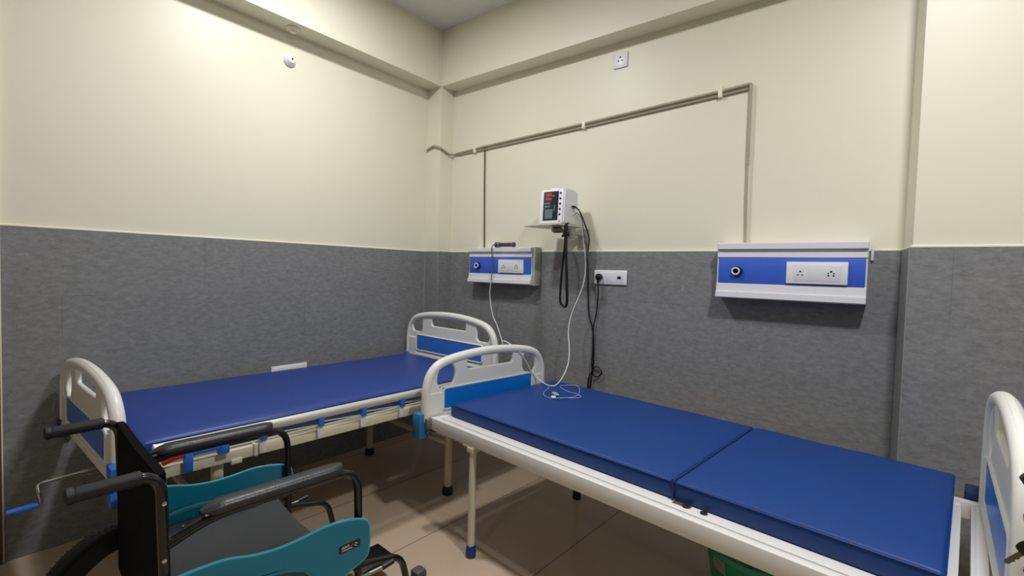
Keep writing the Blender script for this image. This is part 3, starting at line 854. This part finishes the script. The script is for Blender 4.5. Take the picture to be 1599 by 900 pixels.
# grips
for s in (-1, 1):
    bm = B(); prof = [(.012, 0), (.0165, .003)]
    for k in range(12): prof += [(.0175, .008+k*.0095), (.0162, .0125+k*.0095)]
    prof += [(.0185, .122), (.0185, .13), (.010, .134)]
    lathe(bm, prof, (s*hwc, -.048, .872), (0, -1, -.02), seg=18); obj('hand_grip', bm, RUBBER, wc)
# backrest
bm = B()
nx, nz = 16, 12; F = []; Bk = []
for j in range(nz+1):
    rf = []; rb = []
    for i in range(nx+1):
        t = i/nx*2-1; zz = .40 + (.868-.40)*j/nz
        sag = -.004*(1-t*t)
        x = t*(hwc-.001)
        y0 = (.0 if abs(t) < .9 else 0)
        rb.append(bm.verts.new((x, sag-.016-.0002*j, zz)))
        rf.append(bm.verts.new((x, sag+(-.002 if abs(t) > .93 else .002), zz)))
    F.append(rf); Bk.append(rb)
for j in range(nz):
    for i in range(nx):
        bm.faces.new((F[j][i], F[j][i+1], F[j+1][i+1], F[j+1][i])); bm.faces.new((Bk[j][i], Bk[j+1][i], Bk[j+1][i+1], Bk[j][i+1]))
    bm.faces.new((F[j][0], F[j+1][0], Bk[j+1][0], Bk[j][0])); bm.faces.new((F[j][nx], Bk[j][nx], Bk[j+1][nx], F[j+1][nx]))
for i in range(nx):
    bm.faces.new((F[nz][i], F[nz][i+1], Bk[nz][i+1], Bk[nz][i])); bm.faces.new((F[0][i], Bk[0][i], Bk[0][i+1], F[0][i+1]))
br = obj('backrest', bm, UPHOL, wc)
for s in (-1, 1):
    for zz in (.50, .66, .80):
        bm = B(); lathe(bm, [(.0055, 0), (.0055, .002), (0, .004)], (s*(hwc+.0125), -.008, zz), (s, .1, 0), seg=10); obj('screw', bm, CHROME, br)
# seat sling
bm = B()
pr = [(-.255, .484)] + [(-.255+.51*k/12, .484-.030*(1-(2*k/12-1)**2)) for k in range(1, 12)] + [(.255, .484)]
prism(bm, pr+[(a, b_-.012) for a, b_ in pr[::-1]], (0, .02, 0), (0, .455, 0), (1, 0, 0), (0, 0, 1))
seat = obj('seat', bm, SEATM, wc)
for s in (-1, 1):
    for yy in (.06, .15, .24, .33, .42):
        bm = B(); lathe(bm, [(.0065, 0), (.0065, .0015), (0, .0045)], (s*.237, yy, .4805), (0, 0, 1), seg=10); obj('screw', bm, CHROME, seat)
for s in (-1, 1):
    bm = B(); tube(bm, [(s*.262, .02, .472), (s*.262, .52, .472)], .0125, 10); obj('seat_rail', bm, BLKTUBE, wc)
# arm pads
for s in (-1, 1):
    x = s*hwc
    bm = B()
    n = 26; rings = []
    for i in range(n+1):
        t = i/n; y = .068+.380*t
        e = 1 - max(0, (.10-t)/.10)**2.2*.75 - max(0, (t-.94)/.06)**2*.5
        hw_ = .030*e; top = .764 - (0 if t > .12 else (.12-t)/.12*.014); bot = .740
        ring = []
        for (a, b_) in ((-1, 0), (-1, .55), (-.78, .88), (-.35, 1), (.35, 1), (.78, .88), (1, .55), (1, 0)):
            ring.append(bm.verts.new((x+a*hw_, y, bot+b_*(top-bot))))
        rings.append(ring)
    for i in range(n):
        for k in range(8):
            bm.faces.new((rings[i][k], rings[i][(k+1) % 8], rings[i+1][(k+1) % 8], rings[i+1][k]))
    bm.faces.new(rings[0][::-1]); bm.faces.new(rings[-1])
    pad = obj('arm_pad', bm, PADM, wc, sharp=50)
    bm = B(); box(bm, x-.021, x+.021, .075, .44, .7395, .743, .001); obj('pad_plate', bm, DUST, pad)
# side guards
ctrl = [(-.01, .598), (.06, .600), (.13, .596), (.20, .578), (.27, .570), (.34, .572), (.41, .578), (.48, .572), (.535, .558), (.562, .540), (.570, .505), (.568, .455), (.555, .425), (.50, .405), (.44, .375),
        (.40, .36), (.37, .44), (.31, .492), (.22, .512), (.12, .505), (.04, .470), (-.01, .43)]
ctrl = [(a*.945, b_+.012) for a, b_ in ctrl]
def gm(s):
    x = s*(hwc+.022)
    # local plate x -> chair y, plate y -> chair z, thickness -> chair x
    return Matrix(((0, 0, 1, x), (1, 0, 0, 0), (0, 1, 0, 0), (0, 0, 0, 1)))
for s in (-1, 1):
    top = spline([(a, b_, 0) for a, b_ in ctrl[:15]], 5)
    poly = [(p.x, p.y) for p in top] + [(.40, .36)] + [(p.x, p.y) for p in spline([(a, b_, 0) for a, b_ in ctrl[16:]], 5)]
    me = plate('guard', poly, [], .008, .003, gm(s)); g = obj('side_guard', me, TEAL, wc)
    bm = B(); x = s*(hwc+.022)
    tube(bm, [(x, a, b_) for a, b_ in [(p.x, p.y) for p in top]], .0045, 8); obj('guard_rim', bm, TEALE, g)
    # recessed skirt over the wheel
    sk = [(.0, .43)] + [(p.x, p.y) for p in spline([(.04, .470, 0), (.12, .505, 0), (.22, .512, 0), (.31, .492, 0), (.37, .44, 0), (.40, .36, 0)], 5)] + [(.40, .30), (.0, .30)]
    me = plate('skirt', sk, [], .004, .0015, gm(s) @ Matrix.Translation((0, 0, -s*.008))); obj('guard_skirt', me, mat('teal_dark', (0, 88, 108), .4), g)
    bm = B()
    tube(bm, [(x-s*.002, p.x, p.y) for p in spline([(-.005, .45, 0), (.04, .474, 0), (.12, .508, 0), (.22, .515, 0), (.31, .495, 0), (.37, .44, 0), (.40, .36, 0)], 6)], .007, 8)
    obj('wheel_arch', bm, TEAL, g)
# badge on the right guard (outer face) with a small pale runner mark and text strokes
bx = hwc+.0265
Mb = Matrix(((0, 0, 1, bx), (1, 0, 0, .432), (0, 1, 0, .487), (0, 0, 0, 1))) @ Matrix.Rotation(radians(0), 4, 'Z')
bd = obj('badge', plate('badge', rrect(0, .072, 0, .024, .005), [], .002, .0006, Mb), BLACKP, wc)
bm = B()
def st_(x0, y0, x1, y1, t=.0012):
    tube(bm, [Mb @ Vector((x0, y0, .0012)), Mb @ Vector((x1, y1, .0012))], t, 5)
for i, x in enumerate((.010, .019, .028)):
    st_(x, .011, x, .018); st_(x, .018, x+.005, .018); st_(x+.005, .011, x+.005, .018) if i != 1 else st_(x, .0145, x+.005, .0145)
st_(.008, .006, .044, .006); st_(.056, .019, .052, .010); st_(.056, .016, .062, .012); st_(.052, .010, .060, .005)
obj('badge_print', bm, LABELM, bd)
bm = B(); tube(bm, [Mb @ Vector((.040, .010, .0012)), Mb @ Vector((.046, .018, .0012))], .0018, 5); obj('badge_dash', bm, RED, bd)
# rear wheels
def wheel(x, s, name, R, tw, yc, spokes=5):
    bm = B()
    circ = [(x, yc+cos(2*pi*k/64)*(R-tw), R+sin(2*pi*k/64)*(R-tw)) for k in range(64)]
    tube(bm, circ, tw, 10, closed=True, up0=(1, 0, 0))
    if R > .2:
        for k in range(96):
            a = 2*pi*(k+.5)/96; c_, s_ = cos(a), sin(a)
            for q in (-1, 1):
                p = Vector((x+q*tw*.45, yc+c_*(R-tw*.12), R+s_*(R-tw*.12)))
                tube(bm, [p-Vector((q*.007, 0, 0)), p+Vector((q*.007, -s_*.004, c_*.004))], .0022, 4)
    wh = obj(name, bm, TIRE, wc)
    bm = B()
    ri = R-2*tw-.002
    if R > .2:
        ri -= .024
        ann = [(R-tw*1.6, -.013), (R-tw*1.6, .013), (ri-.024, .010), (ri-.03, 0), (ri-.024, -.010)]
        n_ = 64; rg = [[bm.verts.new((x+h, yc+cos(2*pi*k/n_)*r, R+sin(2*pi*k/n_)*r)) for r, h in ann] for k in range(n_)]
        for k in range(n_):
            for q in range(5): bm.faces.new((rg[k][q], rg[k][(q+1) % 5], rg[(k+1) % n_][(q+1) % 5], rg[(k+1) % n_][q]))
    tube(bm, [(x, yc+cos(2*pi*k/48)*ri, R+sin(2*pi*k/48)*ri) for k in range(48)], .011, 8, closed=True, up0=(1, 0, 0), ry=.009)
    lathe(bm, [(.03, -.028), (.034, -.02), (.034, .02), (.03, .028), (.012, .030), (.0, .03)] if R > .2 else [(.018, -.016), (.018, .016)], (x, yc, R), (1, 0, 0), seg=18)
    for k in range(spokes):
        a = 2*pi*k/spokes+.35
        p0 = Vector((x, yc+cos(a)*.02, R+sin(a)*.02)); p1 = Vector((x, yc+cos(a)*ri, R+sin(a)*ri))
        tube(bm, [p0, (p0+p1)/2, p1], [.024, .015, .026] if R > .2 else [.010, .008, .010], 8, ry=.009)
    obj('wheel_rim', bm, BLACKP, wh)
    return wh
for s in (-1, 1):
    wheel(s*(hwc+.064), s, 'rear_wheel', .265, .021, .04)
    bm = B(); xx = s*(hwc+.098)
    if s > 0 or True:
        tube(bm, [(xx, .04+cos(2*pi*k/48)*.228, .265+sin(2*pi*k/48)*.228) for k in range(48)], .0075, 8, closed=True, up0=(1, 0, 0))
        for k in range(5):
            a = 2*pi*k/5+.35; tube(bm, [(s*(hwc+.07), .04+cos(a)*.222, .265+sin(a)*.222), (xx, .04+cos(a)*.228, .265+sin(a)*.228)], .005, 6)
    obj('hand_rim', bm, BLKTUBE, wc)
    bm = B(); tube(bm, [(s*hwc, .04, .265), (s*(hwc+.09), .04, .265)], .010, 10); box(bm, s*hwc-.012, s*hwc+.012, .02, .06, .18, .34, .003); obj('axle', bm, BLKTUBE, wc)
    wheel(s*(hwc-.015), s, 'caster_wheel', .09, .014, .47, 4)
    bm = B()
    for q in (-1, 1): box(bm, s*(hwc-.015)+q*.024-.003, s*(hwc-.015)+q*.024+.003, .455, .50, .08, .205, .002)
    box(bm, s*(hwc-.015)-.027, s*(hwc-.015)+.027, .47, .51, .20, .208); tube(bm, [(s*(hwc-.005), .50, .19), (s*(hwc-.005), .50, .27)], .015, 12)
    obj('caster_fork', bm, BLKTUBE, wc)
    # footrest
    bm = B(); box(bm, s*.15-.07, s*.15+.07, .74, .90, .10, .115, .006); tube(bm, [(s*.22, .80, .108), (s*hwc, .785, .108)], .009, 10); obj('foot_plate', bm, BLACKP, wc)
    # brake lever with pale paddle
    bm = B(); tube(bm, fillet([(s*(hwc+.015), .42, .36), (s*(hwc+.035), .50, .385), (s*(hwc+.045), .585, .39)], .02), .006, 8)
    box(bm, s*(hwc+.02)-.012, s*(hwc+.02)+.012, .40, .47, .33, .372, .004)
    bk = obj('brake_lever', bm, STEEL, wc)
    bm = B(); tube(bm, [(s*(hwc+.045), .575, .39), (s*(hwc+.047), .615, .395)], .009, 10); obj('lever_grip', bm, BLACKP, bk)
# leg strap / footrest hanger detail
bm = B(); box(bm, hwc-.035, hwc+.01, .745, .79, .16, .27, .008); obj('hanger_pad', bm, mat('grey_rubber', (72, 70, 74), .6), wc)

# ================================================================ keys on the right head board
kx = Vector((3.262, -1.60, .90))
ky = thing('key_bunch', 'bunch of dark keys hanging by the right bed head board post', 'keys', tuple(kx), 0)
def K(x, y, z): return (x, y, z)
bm = B(); lathe(bm, [(.006, -.03), (.012, -.024), (.013, .012), (.009, .022), (0, .024)], (.045, .0, .115), (-.7, 0, .55), seg=14); obj('hook', bm, mat('dark_hook', (44, 44, 40), .4), ky)
bm = B(); tube(bm, [(.050+cos(2*pi*k/24)*.018, .0, .052+sin(2*pi*k/24)*.018) for k in range(24)], .002, 6, closed=True); tube(bm, [(.050, 0, .034), (.048, 0, .0)], .0016, 6); tube(bm, [(.052, 0, .07), (.052, 0, .10)], .0016, 6); obj('key_ring', bm, CHROME, ky)
def key(rz, off, flip=1):
    t = Matrix.Translation((.048, off, .004)) @ Matrix.Rotation(rz, 4, 'Y') @ Matrix(((1, 0, 0, 0), (0, 0, 1, 0), (0, 1, 0, 0), (0, 0, 0, 1)))
    head = ell(0, -.014, .015, .013, 18, p=3)
    me = plate('key', head, [ell(0, -.006, .003, .003, 10)], .0026, .0006, t)
    k = obj('key_head', me, KEYM, ky)
    blade = [(-.0045, -.026), (-.0045, -.056), (0, -.060), (.0045, -.055), (.0035, -.050), (.0055, -.046), (.003, -.042), (.0055, -.038), (.0035, -.033), (.0045, -.026)]
    obj('key_blade', plate('blade', blade, [], .002, .0004, t), mat('key_steel', (120, 118, 108), .35, .7), k)
key(radians(38), 0); key(radians(8), .005); key(radians(-12), -.005)
# small nail high on the pilaster
bm = B(); lathe(bm, [(.003, 0), (.003, .014), (.007, .015), (.007, .018), (0, .019)], (3.478, -DP, 2.53), (0, -1, 0), seg=10)
tag(obj('wall_nail', bm, STEEL), 'small nail high on the cream pilaster at upper right', 'nail')
